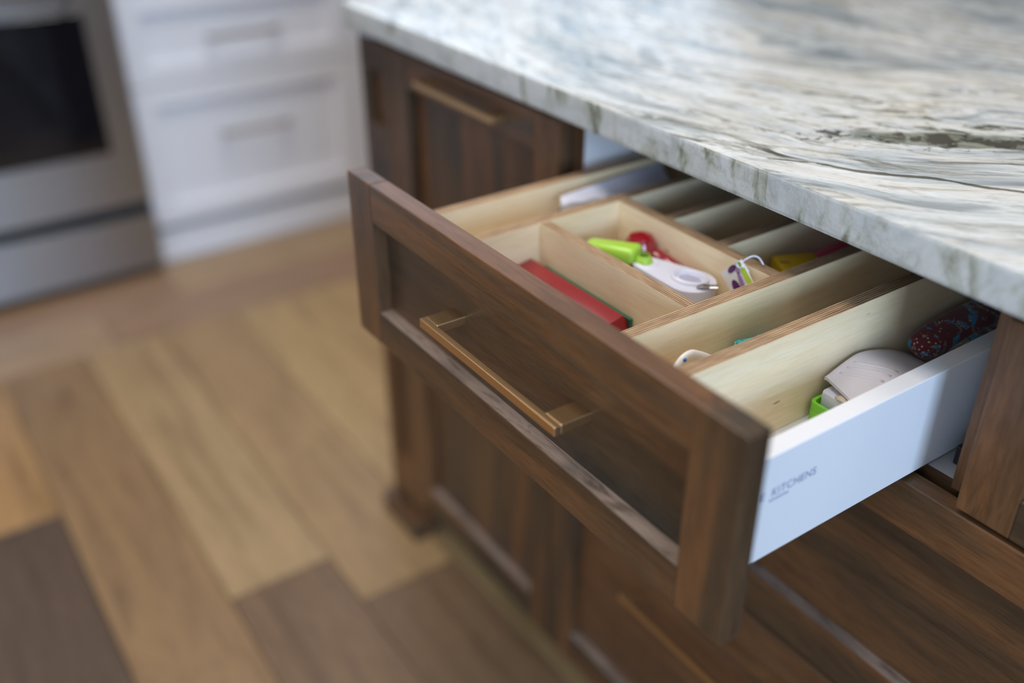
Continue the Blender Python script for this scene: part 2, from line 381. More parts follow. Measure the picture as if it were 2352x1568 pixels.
# ------------------------------------------------------------------ room shell
XL, XR, YF, YB, ZC = -2.40, 4.0, -3.5, 3.4, 2.7
struct('floor', B(XL-.1, XR+.1, YF-.1, YB+.1, -.06, -.018), simple('subfloor', (.10, .06, .035), .8))
struct('ceiling', B(XL-.1, XR+.1, YF-.1, YB+.1, ZC, ZC+.1), CEIL)
def wall(name, axis, c0, c1, a0, a1, holes):
    """wall slab with rectangular holes (a, b, z0, z1)"""
    bm = bmesh.new()
    def bb(a, b, z0, z1):
        if b-a < 1e-4 or z1-z0 < 1e-4: return
        if axis == 'x': box(bm, c0, c1, a, b, z0, z1)
        else: box(bm, a, b, c0, c1, z0, z1)
    cur = a0
    for a, b, z0, z1 in sorted(holes):
        bb(cur, a, 0, ZC); bb(a, b, 0, z0); bb(a, b, z1, ZC); cur = b
    bb(cur, a1, 0, ZC)
    return struct(name, bm, WALL)
HR = (-1.90, -.40, .65, 2.45); HL = (.50, 2.60, 1.14, 2.10); HF = (.70, 2.70, .85, 2.65)
wall('wall_right', 'x', XR, XR+.1, YF, YB, [HR]); wall('wall_left', 'x', XL-.1, XL, YF, YB, [HL])
wall('wall_front', 'y', YF-.1, YF, XL, XR, [HF]); wall('wall_back', 'y', YB, YB+.1, XL, XR, [])
def window(name, axis, c0, c1, H):
    a, b, z0, z1 = H; t = .05
    root = bpy.data.objects.new(name, None); COL.objects.link(root); root['kind'] = 'structure'; ORG[root.name] = Vector((0, 0, 0))
    bm = bmesh.new()
    def bb(a_, b_, z0_, z1_, d0=c0, d1=c1):
        if axis == 'x': box(bm, d0, d1, a_, b_, z0_, z1_, .004, 1)
        else: box(bm, a_, b_, d0, d1, z0_, z1_, .004, 1)
    bb(a, a+t, z0, z1); bb(b-t, b, z0, z1); bb(a+t, b-t, z0, z0+t); bb(a+t, b-t, z1-t, z1)
    mid = (a+b)/2; bb(mid-t/2, mid+t/2, z0+t, z1-t)
    part('window_frame', bm, FRAMEW, root)
window('window_1', 'x', XR+.02, XR+.08, HR); window('window_2', 'x', XL-.08, XL-.02, HL); window('window_3', 'y', YF-.08, YF-.02, HF) 
# floor planks: boards running along x, then a crosswise border by the white cabinets
PW = .181
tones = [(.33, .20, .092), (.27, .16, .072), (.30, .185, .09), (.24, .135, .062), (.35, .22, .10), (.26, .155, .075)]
fl = bpy.data.objects['floor']
def plank(x0, x1, y0, y1, col, mat):
    o = part('plank', B(x0+.0008, x1-.0008, y0+.0008, y1-.0008, -.018, 0, .0014, 1), mat, fl); o.color = (*col, 1)
special = {(-4, 0): None}
for r in range(-18, 17):
    y0 = .021+PW*r
    if y0 > YB or y0+PW < YF: continue
    rr = random.Random(r*31+5)
    cuts = [-1.372]
    if r == -4: cuts += [-.815, 1.1]          # joint seen at the left edge of the photograph
    elif r == -3: cuts += [.52]
    elif r == -2: cuts += [-.427, 1.0]
    elif r == -1: cuts += [-.30, 1.2]
    x = cuts[-1]
    while x < XR:
        x += rr.uniform(1.1, 2.0); cuts.append(min(x, XR))
    for k in range(len(cuts)-1):
        col = rr.choice(tones)
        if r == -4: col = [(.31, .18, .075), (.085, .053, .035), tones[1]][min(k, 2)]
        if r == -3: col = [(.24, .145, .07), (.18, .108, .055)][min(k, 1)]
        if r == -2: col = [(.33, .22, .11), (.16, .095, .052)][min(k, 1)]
        if r == -1: col = [(.30, .19, .09), (.15, .09, .048), (.24, .15, .075)][min(k, 2)]  # second board darker: shadow beside the toe kick painted into its tone
        if r == 0: col = (.36, .24, .11)
        if r == 1: col = (.38, .25, .115)
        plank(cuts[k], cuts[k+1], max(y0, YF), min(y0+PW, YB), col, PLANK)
for i, x0 in enumerate((-1.553, -1.734, -1.915)):
    rr = random.Random(i*9+2); y = YF
    cuts = [YF, -2.1, -.26 if i == 0 else -.05, 1.35+i*.2, YB]
    for k in range(4):
        plank(x0, x0+PW, cuts[k], cuts[k+1], [(.27, .18, .11), (.30, .20, .12), (.27, .165, .10), (.34, .23, .13)][(k+i) % 4], PLANK_Y)

# ------------------------------------------------------------------ island
T = .0195
def handle(x0, x1, z, y, parent, mat=BRASS, axis='x', proj=.020, base=0.0, name='handle'):
    """flat bar pull: slim bar on two broad flat feet. y = face plane, base = how deep the feet reach behind it"""
    bm = bmesh.new(); h = .0041
    def bb(a, b, c, d):
        if axis == 'x': box(bm, a, b, y-c, y-d, z-h, z+h, .0006, 2)
        else: box(bm, y+d, y+c, a, b, z-h, z+h, .0006, 2)
    bb(x0, x1, proj, proj-.0062)
    bb(x0, x0+.0195, proj-.0060, -base); bb(x1-.0195, x1, proj-.0060, -base)
    return part(name, bm, mat, parent)
def shaker(name, parent, x0, x1, y, z0, z1, st, rt_, rb, grain='x', rec=.0145, axis='x', mats=None, hd=None, parts_here=True, bev=.0011):
    """5-piece front with its face at y. The panel is the part; stiles and rails are its sub-parts"""
    mp, mr, ms = mats or ((WX if grain == 'x' else WZ), WX, WZ)
    def bx(a, b, d0, d1, c, d, bv):
        return B(a, b, y+d0, y+d1, c, d, bv) if axis == 'x' else B(y-d1, y-d0, a, b, c, d, bv)
    p = part(name, bx(x0+st-.006, x1-st+.006, rec, T-.002, z0+rb-.006, z1-rt_+.006, 0), mp, parent)
    for a, b in ((x0, x0+st), (x1-st, x1)): part('stile', bx(a, b, 0, T, z0, z1, bev), ms, p)
    part('rail', bx(x0+st, x1-st, .0002, T, z1-rt_, z1, bev), mr, p)
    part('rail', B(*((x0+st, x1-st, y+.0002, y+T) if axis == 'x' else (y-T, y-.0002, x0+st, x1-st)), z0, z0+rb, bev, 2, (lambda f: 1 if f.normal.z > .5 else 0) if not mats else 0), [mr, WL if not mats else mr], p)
    return p
YC = T+.002      # carcass front plane
ZB = .083
# wide drawer cabinet
cab = thing('drawer_cabinet', 'wide dark-stained drawer cabinet under the granite, its top left opening empty behind the pulled-out drawer', 'cabinet', (.52, .3, 0))
def carc(x0, x1, z0, z1, y1=.60):
    def mi(f): return 1 if f.normal.y < -.5 else 0
    return B(x0, x1, YC, y1, z0, z1, 0, 1, mi)
for x0, x1 in ((-.0012, .0163), (1.0246, 1.0422)):
    part('side_panel', carc(x0, x1, ZB, .868), [WHITE_MEL, WZ], cab)
part('divider_panel', carc(.5035, .5385, .6973, .868), [WHITE_MEL, WZ], cab)
part('shelf_panel', B(.0163, 1.0246, .032, .60, .6795, .6972, 0, 1, lambda f: 1 if f.normal.y < -.5 else 0), [simple('shaded_white_melamine', (.30, .30, .31), .4), WX], cab)  # white shelf; the shade inside the cabinet is put into its grey
part('bottom_panel', carc(.0163, 1.0246, ZB, ZB+.018), [WHITE_MEL, WX], cab)
part('back_panel', B(.0163, 1.0246, .588, .60, ZB+.018, .868), WHITE_MEL, cab)
part('top_rail', B(.0163, 1.0246, YC+.012, YC+.06, .868, .882), WY, cab)
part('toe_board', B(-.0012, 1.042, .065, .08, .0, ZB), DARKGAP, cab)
part('drawer_slide', B(.4850, .5034, .050, .50, .6973, .7150, .001), BLACK, cab)
part('drawer_slide', B(.0164, .0230, .050, .50, .6973, .7150, .001), BLACK, cab)
f2 = shaker('drawer_front', cab, 0, 1.041, 0, .4347, .6934, .046, .046, .052)
handle(.166, .360, .577, 0, f2); handle(.687, .881, .577, 0, f2)
f3 = shaker('drawer_front', cab, 0, 1.041, 0, ZB, .4315, .046, .046, .050)
handle(.166, .360, .318, 0, f3); handle(.687, .881, .312, 0, f3)
f4 = shaker('drawer_front', cab, .5212, 1.041, 0, .6990, .8685, .045, .038, .036)
handle(.687, .881, .786, 0, f4, base=.0150)
# narrow pull-out cabinet
cab2 = thing('pullout_cabinet', 'narrow dark-stained pull-out cabinet with one tall door and a brass bar high on it', 'cabinet', (-.19, .3, 0))
for x0, x1 in ((-.3885, -.3705), (-.0192, -.0014)): part('side_panel', carc(x0, x1, ZB, .868), [WHITE_MEL, WZ], cab2)
part('bottom_panel', carc(-.3705, -.0192, ZB, ZB+.018), [WHITE_MEL, WX], cab2)
part('top_rail', B(-.3705, -.0192, YC+.012, YC+.06, .868, .882), WY, cab2)
part('back_panel', B(-.3705, -.0192, .588, .60, ZB+.018, .868), WHITE_MEL, cab2)
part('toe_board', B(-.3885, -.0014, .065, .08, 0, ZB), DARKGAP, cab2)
dr = shaker('door', cab2, -.3865, -.0030, 0, ZB, .8685, .045, .046, .050, grain='z')
handle(-.288, -.104, .8445, 0, dr)
# end post with two narrow recessed panels
post = thing('end_post', 'dark-stained end post at the far corner of the island with two narrow recessed panels', 'post', (-.434, .3, 0))
px0, px1 = -.4790, -.3895
part('stile', B(px0, px0+.021, 0, .02, .0, .8685, .001), WZ, post); part('stile', B(px1-.020, px1, 0, .02, .0, .8685, .001), WZ, post)
for z0, z1 in ((0.0, .137), (.660, .7475), (.826, .8685)): part('rail', B(px0+.021, px1-.020, .0002, .02, z0, z1, .001), WX, post)
part('recessed_panel', B(px0+.02, px1-.019, .012, .018, .10, .84), WZ, post)
part('end_panel', B(px0, px0+.02, .02, 1.04, 0, .8825, .001), WZ, post)
part('inner_panel', B(px1-.012, px1, .02, .6, 0, .8825, 0), WZ, post)
bm = bmesh.new(); box(bm, px0-.013, px1+.016, -.018, .03, 0, .040, .003); part('base_block', bm, WX, post)
solo('island_back_panel', B(px0+.0205, 1.060, 1.02, 1.04, 0, .8825, .001), WX, 'dark-stained back panel closing the island', 'panel')
# granite
def rounded_rect(x0, x1, y0, y1, r, n=6):
    pts = []
    for cx, cy, a0 in ((x1-r, y1-r, 0), (x0+r, y1-r, 90), (x0+r, y0+r, 180), (x1-r, y0+r, 270)):
        for i in range(n+1):
            a = math.radians(a0+90*i/n); pts.append((cx+r*math.cos(a), cy+r*math.sin(a)))
    return pts
bm = bmesh.new(); prism(bm, rounded_rect(-.486, 1.085, -.025, 1.075, .022), .8852, .915, .0035, 4)
ct = solo('countertop', bm, GRANITE, 'thick slab of swirled white, grey and olive granite on the island', 'countertop', smooth=True)
part('underlay', B(-.470, 1.06, -.020, 1.05, .8826, .8850), DARKGAP, ct) if False else None
solo('subtop_panel', B(-.455, 1.055, .0215, 1.015, .8826, .8850), simple('brown_subtop', (.075, .045, .03), .6), 'thin brown sub-top board under the granite slab', 'board')

# ------------------------------------------------------------------ the open drawer
D = .2531; YD = -D
drw = thing('open_drawer', 'dark-fronted drawer pulled out of the island, with white sides and a brass bar', 'drawer', (.26, -.05, .70))
fp = shaker('front_panel', drw, 0, .5185, YD, .6990, .8690, .0455, .038, .0365)
handle(.1655, .360, .7868, YD, drw, base=.0150)
SX0, SX1 = .4592, .4752
yb = .270
part('side_panel', B(SX0, SX1, YD+T+.0002, yb, .6985, .7942, .0008), WHITE_MEL, drw)
part('side_panel', B(.0235, .0395, YD+T+.0002, yb, .6985, .7942, .0008), WHITE_MEL, drw)
part('bottom_panel', B(.0395, SX0, YD+T+.0002, yb, .7215, .7335), WHITE_MEL, drw)
part('back_panel', B(.0395, SX0, yb-.016, yb, .7336, .7942), WHITE_MEL, drw)
# maker's lettering on the side
def text(txt, size, loc, rot, mat, parent, name='lettering', sx=1):
    cu = bpy.data.curves.new(name, 'FONT'); cu.body = txt; cu.size = size; cu.extrude = .00008; cu.align_x = 'LEFT'
    cu.space_character = 1.08
    o = bpy.data.objects.new(name, cu); COL.objects.link(o)
    dg = bpy.context.evaluated_depsgraph_get(); me = bpy.data.meshes.new_from_object(o.evaluated_get(dg))
    bpy.data.objects.remove(o)
    me.transform(Matrix.Translation(Vector(loc)-ORG[parent.name]) @ Euler(rot).to_matrix().to_4x4() @ Matrix.Diagonal((sx, 1, 1, 1)))
    me.materials.clear(); me.materials.append(mat)
    o = bpy.data.objects.new(name, me); COL.objects.link(o); o.parent = parent; ORG[o.name] = ORG[parent.name]; return o
RZ = (math.pi/2, 0, math.pi/2)
text('E  KITCHENS', .0098, (SX1+.0001, -.1790, .7568), RZ, INK, drw, sx=.96)
bm = bmesh.new()
for k in range(7): box(bm, SX1, SX1+.0002, -.1690+k*.0029, -.1672+k*.0029, .7525, .7541)
part('small_print', bm, INK, drw)

# ------------------------------------------------------------------ plywood organiser
org = thing('drawer_organizer', 'birch plywood organizer with partitions standing in the pulled-out drawer', 'organizer', (.22, 0, .7336))
ZT, ZF = .825, .7337; TP = .0125
def ply_y(x0, y0, y1, z1=ZT, name='partition'):
    def mi(f): return 0 if abs(f.normal.x) > .5 else 1
    return part(name, B(x0, x0+TP, y0, y1, ZF, z1, 0, 1, mi), [PFY, PEX], org)
def ply_x(y0, x0, x1, z1=ZT, name='partition'):
    def mi(f): return 0 if abs(f.normal.y) > .5 else 1
    return part(name, B(x0, x1, y0, y0+TP, ZF, z1, 0, 1, mi), [PFX, PEY], org)
yf, ye = YD+T+.0008, yb-.0172
ply_y(.0400, yf, ye); ply_y(.1120, yf, ye); ply_y(.3247, yf, ye-.0002); ply_y(.3893, yf, ye)
ply_x(-.1170, .1246, .3246, ZT-.0004); ply_x(-.0195, .1246, .3246, ZT-.0002)
ply_y(.1782, -.0069, ye); ply_y(.2496, -.0069, ye)
def scrw(): pass

# ------------------------------------------------------------------ things in the drawer
FZ = .7338
# tapering white carton, first compartment
bm = bmesh.new(); h0, h1 = .816, .826
A = [(.071, -.052), (.084, -.060), (.094, .085), (.052, .100)]
vb = [bm.verts.new((x, y, FZ)) for x, y in A]
vt = [bm.verts.new((x, y, z)) for (x, y), z in zip(A, (.818, .815, .803, .817))]
vt[0].co.z = .820; vt[1].co.z = .817; vt[2].co.z = .806; vt[3].co.z = .820
fs = [bm.faces.new(vb[::-1]), bm.faces.new(vt)]+[bm.faces.new((vb[i], vb[(i+1) % 4], vt[(i+1) % 4], vt[i])) for i in range(4)]
fs[1].material_index = 1; fs[2].material_index = 1
fs[3].material_index = 1
bmesh.ops.bevel(bm, geom=bm.edges[:], offset=.0018, segments=3, profile=.5, affect='EDGES')
ctn = thing('carton', 'tall narrow white carton with fine print standing in the leftmost compartment', 'carton', (.075, .02, FZ))
part('box_body', bm, [PRINT, WHITEP], ctn)
bm = bmesh.new(); box(bm, .0795, .0825, -.0604, -.0590, .806, .811, .0005, 1); part('printed_mark', bm, DKGREEN, ctn)

# red dispenser with green back edge
red = thing('red_dispenser', 'long red plastic box with a sloping lid lying by the drawer front', 'box', (.2, -.14, FZ))
bm = bmesh.new()
prof = [(-.1232, FZ), (-.1232, .7860), (-.1275, .7925), (-.1500, .7880), (-.1620, .7760), (-.1620, FZ)]
def extr(bm, prof, x0, x1, sl=0):
    a = [bm.verts.new((x0, y, z)) for y, z in prof]; b = [bm.verts.new((x1-(sl*(z-FZ)/.06 if sl else 0), y, z)) for y, z in prof]
    bm.faces.new(a); bm.faces.new(b[::-1])
    for i in range(len(prof)): j = (i+1) % len(prof); bm.faces.new((a[i], b[i], b[j], a[j]))
extr(bm, prof, .1262, .2745, .012)
bmesh.ops.bevel(bm, geom=bm.edges[:], offset=.0012, segments=2, profile=.5, affect='EDGES')
part('body', bm, RED, red, True)
bm = bmesh.new(); box(bm, .140, .2670, -.1229, -.1195, FZ, .7885, .0008); part('back_strip', bm, DKGREEN, red)
bm = bmesh.new(); box(bm, .150, .2600, -.1535, -.1510, .7855, .7890, .0006); part('lid_ridge', bm, RED, red)
bm = bmesh.new(); box(bm, .279, .312, -.165, -.133, FZ, .741, .0015)
solo('white_scraper', bm, WHITEP, 'flat white plastic piece at the end of the long red box', 'scraper')

# red scoop
sc = thing('red_scoop', 'glossy deep red scoop with round head and tapering handle', 'scoop', (.165, -.037, FZ))
HX, HY = .1805, -.0376
bm = bmesh.new(); lathe(bm, [(0, 0), (.010, .001), (.0145, .012), (.0160, .030), (.0178, .052), (.0170, .069), (.0115, .0785), (0, .0820)], HX, HY, 32, FZ+.0005)
part('head', bm, RED_GLOSS, sc, True)
bm = bmesh.new(); tube(bm, catmull([(HX+.004, HY+.001, .796), (HX+.018, HY+.0075, .794), (HX+.038, HY+.0105, .791), (HX+.064, HY+.0112, .787)], 6),
                       [.0125, .0115, .0105, .0098, .0092, .0087, .0083, .0080, .0077, .0074, .0072, .0070, .0068, .0067, .0066, .0065, .0064, .0063, .0050], 16)
part('handle', bm, RED_GLOSS, sc, True)

# white can opener with a steel tip
co = thing('can_opener', 'white plastic can opener with oval hollow and bent steel tip', 'can opener', (.255, -.055, FZ))
def hull(c0, r0, c1, r1, n=18):
    """outline of two circles joined by tangents"""
    c0, c1 = Vector(c0), Vector(c1); d = (c1-c0); L = d.length; a = math.atan2(d.y, d.x); k = math.acos((r0-r1)/L)
    pts = []
    for i in range(n+1):
        t = a+k+(2*math.pi-2*k)*i/n; pts.append((c0.x+r0*math.cos(t), c0.y+r0*math.sin(t)))
    for i in range(n+1):
        t = a-k+2*k*i/n; pts.append((c1.x+r1*math.cos(t), c1.y+r1*math.sin(t)))
    return pts
EC = (.2590, -.0455); HC = (.2090, -.0535)
bm = bmesh.new(); prism(bm, hull(HC, .0135, EC, .0225, 22), .7820, .8000, .0050, 4)
body = part('body', bm, WHITEP, co, True)
bm = bmesh.new(); prism(bm, [(EC[0]+.004+.0250*math.cos(t*math.pi/24), EC[1]-.006+.0260*math.sin(t*math.pi/24)) for t in range(48)], FZ, .7785, .003, 3)
part('lower_jaw', bm, WHITEP, co, True)
bm = bmesh.new(); prism(bm, [(EC[0]+.003+.0245*math.cos(t*math.pi/24), EC[1]-.003+.0245*math.sin(t*math.pi/24)) for t in range(48)], .7782, .7822)
part('steel_ring', bm, STEELP, co, True)
def ring(bm, cx, cy, z, rx, ry, w, h, rot, n=40):
    prof = [(0, 0), (.15*w, h*.7), (.45*w, h), (.75*w, h*.8), (w, 0)]
    R = []
    for i in range(n):
        a = 2*math.pi*i/n; row = []
        for o_, hz in prof:
            x, y = (rx+o_)*math.cos(a), (ry+o_)*math.sin(a)
            row.append(bm.verts.new((cx+x*math.cos(rot)-y*math.sin(rot), cy+x*math.sin(rot)+y*math.cos(rot), z+hz)))
        R.append(row)
    for i in range(n):
        for j in range(len(prof)-1): bm.faces.new((R[i][j], R[(i+1) % n][j], R[(i+1) % n][j+1], R[i][j+1]))
bm = bmesh.new(); ring(bm, EC[0]-.0035, EC[1]+.0015, .7992, .0128, .0090, .0062, .0042, .35)
part('thumb_ring', bm, WHITEP, co, True)
bm = bmesh.new()
for i in range(-5, 6):
    for j in range(-3, 4):
        x, y = i*.0020, j*.0020
        if (x/.0115)**2+(y/.008)**2 < 1:
            X, Y = EC[0]-.0035+x*math.cos(.35)-y*math.sin(.35), EC[1]+.0015+x*math.sin(.35)+y*math.cos(.35)
            box(bm, X-.0006, X+.0006, Y-.0006, Y+.0006, .7998, .8006)
o = part('grip_dots', bm, simple('lavender_plastic', (.52, .50, .62), .4), co); o['kind'] = 'stuff'
bm = bmesh.new(); tube(bm, [(EC[0]+.0130, EC[1]-.0050, .8010), (EC[0]+.0175, EC[1]-.0025, .8035), (EC[0]+.0205, EC[1]+.0025, .8025), (EC[0]+.0265, EC[1]+.0070, .8035)], [.0028, .0036, .0036, .0030], 8, .35)
part('steel_tip', bm, STEELP, co)
bm = bmesh.new(); ring(bm, HC[0], HC[1], .7995, .0085, .0075, .0042, .0016, 0); part('eyelet_rim', bm, WHITEP, co, True)

# lime stopper resting on the opener's eyelet
lm = thing('lime_stopper', 'lime green plastic handle with rounded block and bulb tip', 'stopper', (.17, -.06, .79))
bm = bmesh.new()
ax = Vector((.058, .024, .001)).normalized(); sd = Vector((0, 0, 1)).cross(ax).normalized(); uz = ax.cross(sd)
C = Vector((.1740, -.0660, .8040))
box(bm, -.034, .031, -.0125, .0125, -.0085, .0085, .0060, 4)
for v in bm.verts:
    t = (v.co.x+.034)/.065; w = .62+.38*t; v.co.x *= .84
    v.co = C+ax*v.co.x+sd*v.co.y*w+uz*(v.co.z*w-.002*(1-t))
part('grip', bm, LIME, lm, True, angle=80)
bm = bmesh.new(); lathe(bm, [(0, -.012), (.006, -.0105), (.0085, -.006), (.0090, -.001), (.0075, .003), (.0052, .006), (.0058, .006)], .2045, -.0545, 24, .8010)
part('bulb', bm, LIME, lm, True)

# printed card tag with white tie
tg = thing('hang_tag', 'white printed card with purple shapes, lime stripe and white tie', 'tag', (.30, -.04, FZ))
P0, P1 = Vector((.2765, -.0300, 0)), Vector((.2995, -.0300, 0))
bm = bmesh.new()
def quad3(bm, pts, th=(0, .0012, 0)):
    th = Vector(th); a = [bm.verts.new(p) for p in pts]; b = [bm.verts.new(Vector(p)+th) for p in pts]
    bm.faces.new(a); bm.faces.new(b[::-1]); n = len(pts)
    for i in range(n): bm.faces.new((a[i], a[(i+1) % n], b[(i+1) % n], b[i]))
def cp(u, v, off=0):
    """point on the card plane: u along its top edge, v down its side"""
    o_ = Vector((.2783, -.0300, .8123)); ux = Vector((.0212, 0, .0210)); vx = Vector((.0180, 0, -.0170))
    return o_+ux*u+vx*v+Vector((0, -off, 0))
quad3(bm, [cp(0, 0), cp(1, 0), cp(1, 1.3), cp(.5, 2.0), cp(0, 2.0)])
part('card', bm, CARD, tg)
bm = bmesh.new(); quad3(bm, [cp(.80, .0, .0003), cp(1.0, .0, .0003), cp(1.0, 1.3, .0003), cp(.80, 1.3, .0003)], (0, .0002, 0)); part('lime_stripe', bm, LIMEP, tg)
def blob(u, v, ru, rv, mat, rot=0):
    bm = bmesh.new(); pts = []
    for i in range(16):
        a = 2*math.pi*i/16; x, y = ru*math.cos(a), rv*math.sin(a)
        pts.append(cp(u+x*math.cos(rot)-y*math.sin(rot), v+x*math.sin(rot)+y*math.cos(rot), .0004))
    quad3(bm, pts, (0, .0002, 0)); part('print', bm, mat, tg)
blob(.33, .80, .15, .33, PURPLE); blob(.60, .75, .09, .42, PURPLE2, .15); blob(.50, .12, .20, .11, PURPLE, -.2); blob(.68, .25, .08, .16, PURPLE2)
bm = bmesh.new()
k0 = cp(.90, .13, .0012)
ringpts = [k0+Vector((.0030*math.cos(a*math.pi/8), 0, .0030*math.sin(a*math.pi/8))) for a in range(17)]
tube(bm, ringpts, .0007, 8)
tube(bm, catmull([k0+Vector((.002, 0, .002)), (.2990, -.0245, .8310), (.2995, -.0160, .8325), (.3025, -.0110, .8310), (.3090, -.0110, .8268)], 6), .0008, 8)
tube(bm, catmull([k0+Vector((.003, 0, 0)), (.3060, -.0270, .8240), (.3085, -.0285, .8160), (.3100, -.0300, .8110)], 5), [.0010, .0016, .0009, .0017]*4, 8)
part('tie', bm, WHITEP, tg, True)

# rear compartments
yb_ = thing('yellow_case', 'rounded yellow plastic case with a small black mark in a shaded rear compartment', 'case', (.28, .06, FZ))
bm = bmesh.new(); box(bm, -.0205, .0205, -.016, .028, FZ, .7995, .004, 3)
Rz = Matrix.Rotation(math.radians(-24), 4, 'Z')
for v in bm.verts: v.co = Rz @ v.co+Vector((.2882, .0580, .0020 if v.co.z > FZ+.03 else 0))
part('body', bm, YELLOW, yb_, True)
bm = bmesh.new(); tube(bm, [(.2797, .0465, .8018), (.2822, .0480, .8018), (.2837, .0515, .8018), (.2872, .0520, .8018)], .0009, 6, .4); part('printed_mark', bm, INKB, yb_)
bm = bmesh.new(); tube(bm, [(.2960, .080, .7640), (.2955, .0835, .7640), (.2950, .095, .7640), (.2945, .14, .7640), (.294, .20, .7640), (.294, .236, .7640)], [.017, .0235, .0275, .0292, .0292, .028], 28, 1.25)
bmesh.ops.translate(bm, verts=bm.verts[:], vec=(0, -.006, FZ-min(v.co.z for v in bm.verts)))
solo('pink_rolled_mat', bm, PINK, 'dusty pink silicone roll lying behind the yellow case', 'roll', smooth=True)
pl = thing('peeler', 'small black and white peeler deep in the shaded rear compartment', 'peeler', (.155, .08, FZ))
bm = bmesh.new(); box(bm, .160, .1715, .070, .084, FZ, .815, .003); part('head', bm, WHITEW, pl, True)
bm = bmesh.new(); box(bm, .1600, .1715, .0842, .150, FZ, .815, .003); part('handle', bm, BLACK, pl, True)

# long compartment between the partitions
tc = thing('teal_clip', 'teal plastic clip box with framed lid in the long compartment', 'clip', (.36, -.03, FZ))
TR = Matrix.Translation((.3445, -.0770, 0)) @ Matrix.Rotation(math.radians(-17), 4, 'Z')
def tpart(name, boxes, m, smooth=False):
    bm = bmesh.new()
    for b_ in boxes: box(bm, *b_)
    bm.transform(TR); part(name, bm, m, tc, smooth)
tpart('body', [(0, .0260, 0, .062, FZ, .7865, .003, 3)], TEAL, True)
tpart('lid_frame', [(.0008, .0252, .0008, .0060, .7862, .7912, .0010, 1), (.0008, .0252, .0560, .0612, .7862, .7912, .001, 1), (.0008, .0050, .0060, .0560, .7862, .7912, .001, 1), (.0215, .0252, .0060, .0560, .7862, .7912, .001, 1)], TEAL)
tpart('ridges', [(.0010, .0042, .020+.006*k, .0225+.006*k, .7910, .7925, .0004, 1) for k in range(5)], TEAL)
tpart('pale_strip', [(.0022, .0036, -.0007, .0006, .758, .7905, .0003, 1), (.0085, .0105, -.0007, .0006, .758, .7905, .0003, 1)], TEALP)
lp = thing('curved_utensil', 'arched white plastic utensil with a blue dot near the drawer front', 'utensil', (.365, -.13, FZ))
bm = bmesh.new()
tube(bm, catmull([(.362, y_, z_) for y_, z_ in ((-.1690, FZ), (-.1665, .770), (-.1605, .7960), (-.1540, .8065), (-.1455, .8095), (-.1360, .8055), (-.1210, .7960), (-.1050, .7840), (-.0850, .7600), (-.0740, FZ+.001))], 8), .0036, 14, .75, (1, 0, 0))
part('loop', bm, WHITEW, lp, True)
bm = bmesh.new(); c = Vector((.3648, -.1530, .8085)); bmesh.ops.create_uvsphere(bm, u_segments=12, v_segments=8, radius=.0016)
for v in bm.verts: v.co = v.co*1.0+c
part('blue_dot', bm, BLUE, lp, True)

# right compartment: slicer with domed lid, then the mitts
sl = thing('slicer', 'pale lilac domed gadget on a white box and green tray beside the white drawer side', 'slicer', (.43, 0, FZ))
bm = bmesh.new(); prism(bm, rounded_rect(.4062, .4545, -.0490, .058, .006), FZ, .7485, .0015); part('tray', bm, LIME2, sl, True)
bm = bmesh.new()
out, inn = rounded_rect(.4062, .4545, -.0490, .058, .006), rounded_rect(.4090, .4515, -.0460, .055, .004)
n = len(out)
rows = [[bm.verts.new((x, y, .7484)) for x, y in out], [bm.verts.new((x, y, .7545)) for x, y in out], [bm.verts.new((x, y, .7545)) for x, y in inn], [bm.verts.new((x, y, .7484)) for x, y in inn]]
for a, b in zip(rows, rows[1:]):
    for i in range(n): bm.faces.new((a[i], a[(i+1) % n], b[(i+1) % n], b[i]))
part('tray_rim', bm, LIME2, sl, True)
bm = bmesh.new(); prism(bm, rounded_rect(.4110, .4490, -.0415, .052, .003), .7486, .7632, .0012); part('box_body', bm, WHITEP, sl, True)
bm = bmesh.new(); tube(bm, [(.4240, -.0385, .7635), (.4280, -.0390, .7650), (.4320, -.0390, .7650), (.4355, -.0385, .7635)], [.002, .0042, .0042, .003], 12, .5); part('latch', bm, GREYBRACKET, sl, True)
bm = bmesh.new(); box(bm, .4150, .4450, -.0310, .035, .7633, .7700, .001); part('spacer', bm, CREAM, sl)
# domed lid grid
bm = bmesh.new(); nu, nv = 18, 26
def lid(u, v):
    yf_ = -.0335-.0105*u; y = yf_+(.090-yf_)*v
    x = .4062+(.4520-.4062)*u
    z = .7820-(.0100*(max(0, .004-y)/.038)**1.4 if y < .004 else .024*((y-.004)/.07)**1.6)-.0035*(2*u-1)**2*(1 if u > .5 else .1)
    if v < .03: z += .0008
    if u > .985 or u < .015: z -= .0012
    return Vector((x, y, z))
g = [[bm.verts.new(lid(i/nu, j/nv)) for i in range(nu+1)] for j in range(nv+1)]
g2 = [[bm.verts.new(lid(i/nu, j/nv)-Vector((0, 0, .0028))) for i in range(nu+1)] for j in range(nv+1)]
for j in range(nv):
    for i in range(nu):
        bm.faces.new((g[j][i], g[j][i+1], g[j+1][i+1], g[j+1][i])); bm.faces.new((g2[j][i], g2[j+1][i], g2[j+1][i+1], g2[j][i+1]))
for j in range(nv):
    bm.faces.new((g[j][0], g[j+1][0], g2[j+1][0], g2[j][0])); bm.faces.new((g[j][nu], g2[j][nu], g2[j+1][nu], g[j+1][nu]))
for i in range(nu):
    bm.faces.new((g[0][i], g2[0][i], g2[0][i+1], g[0][i+1])); bm.faces.new((g[nv][i], g[nv][i+1], g2[nv][i+1], g2[nv][i]))
part('lid', bm, LILAC, sl, True, angle=60)
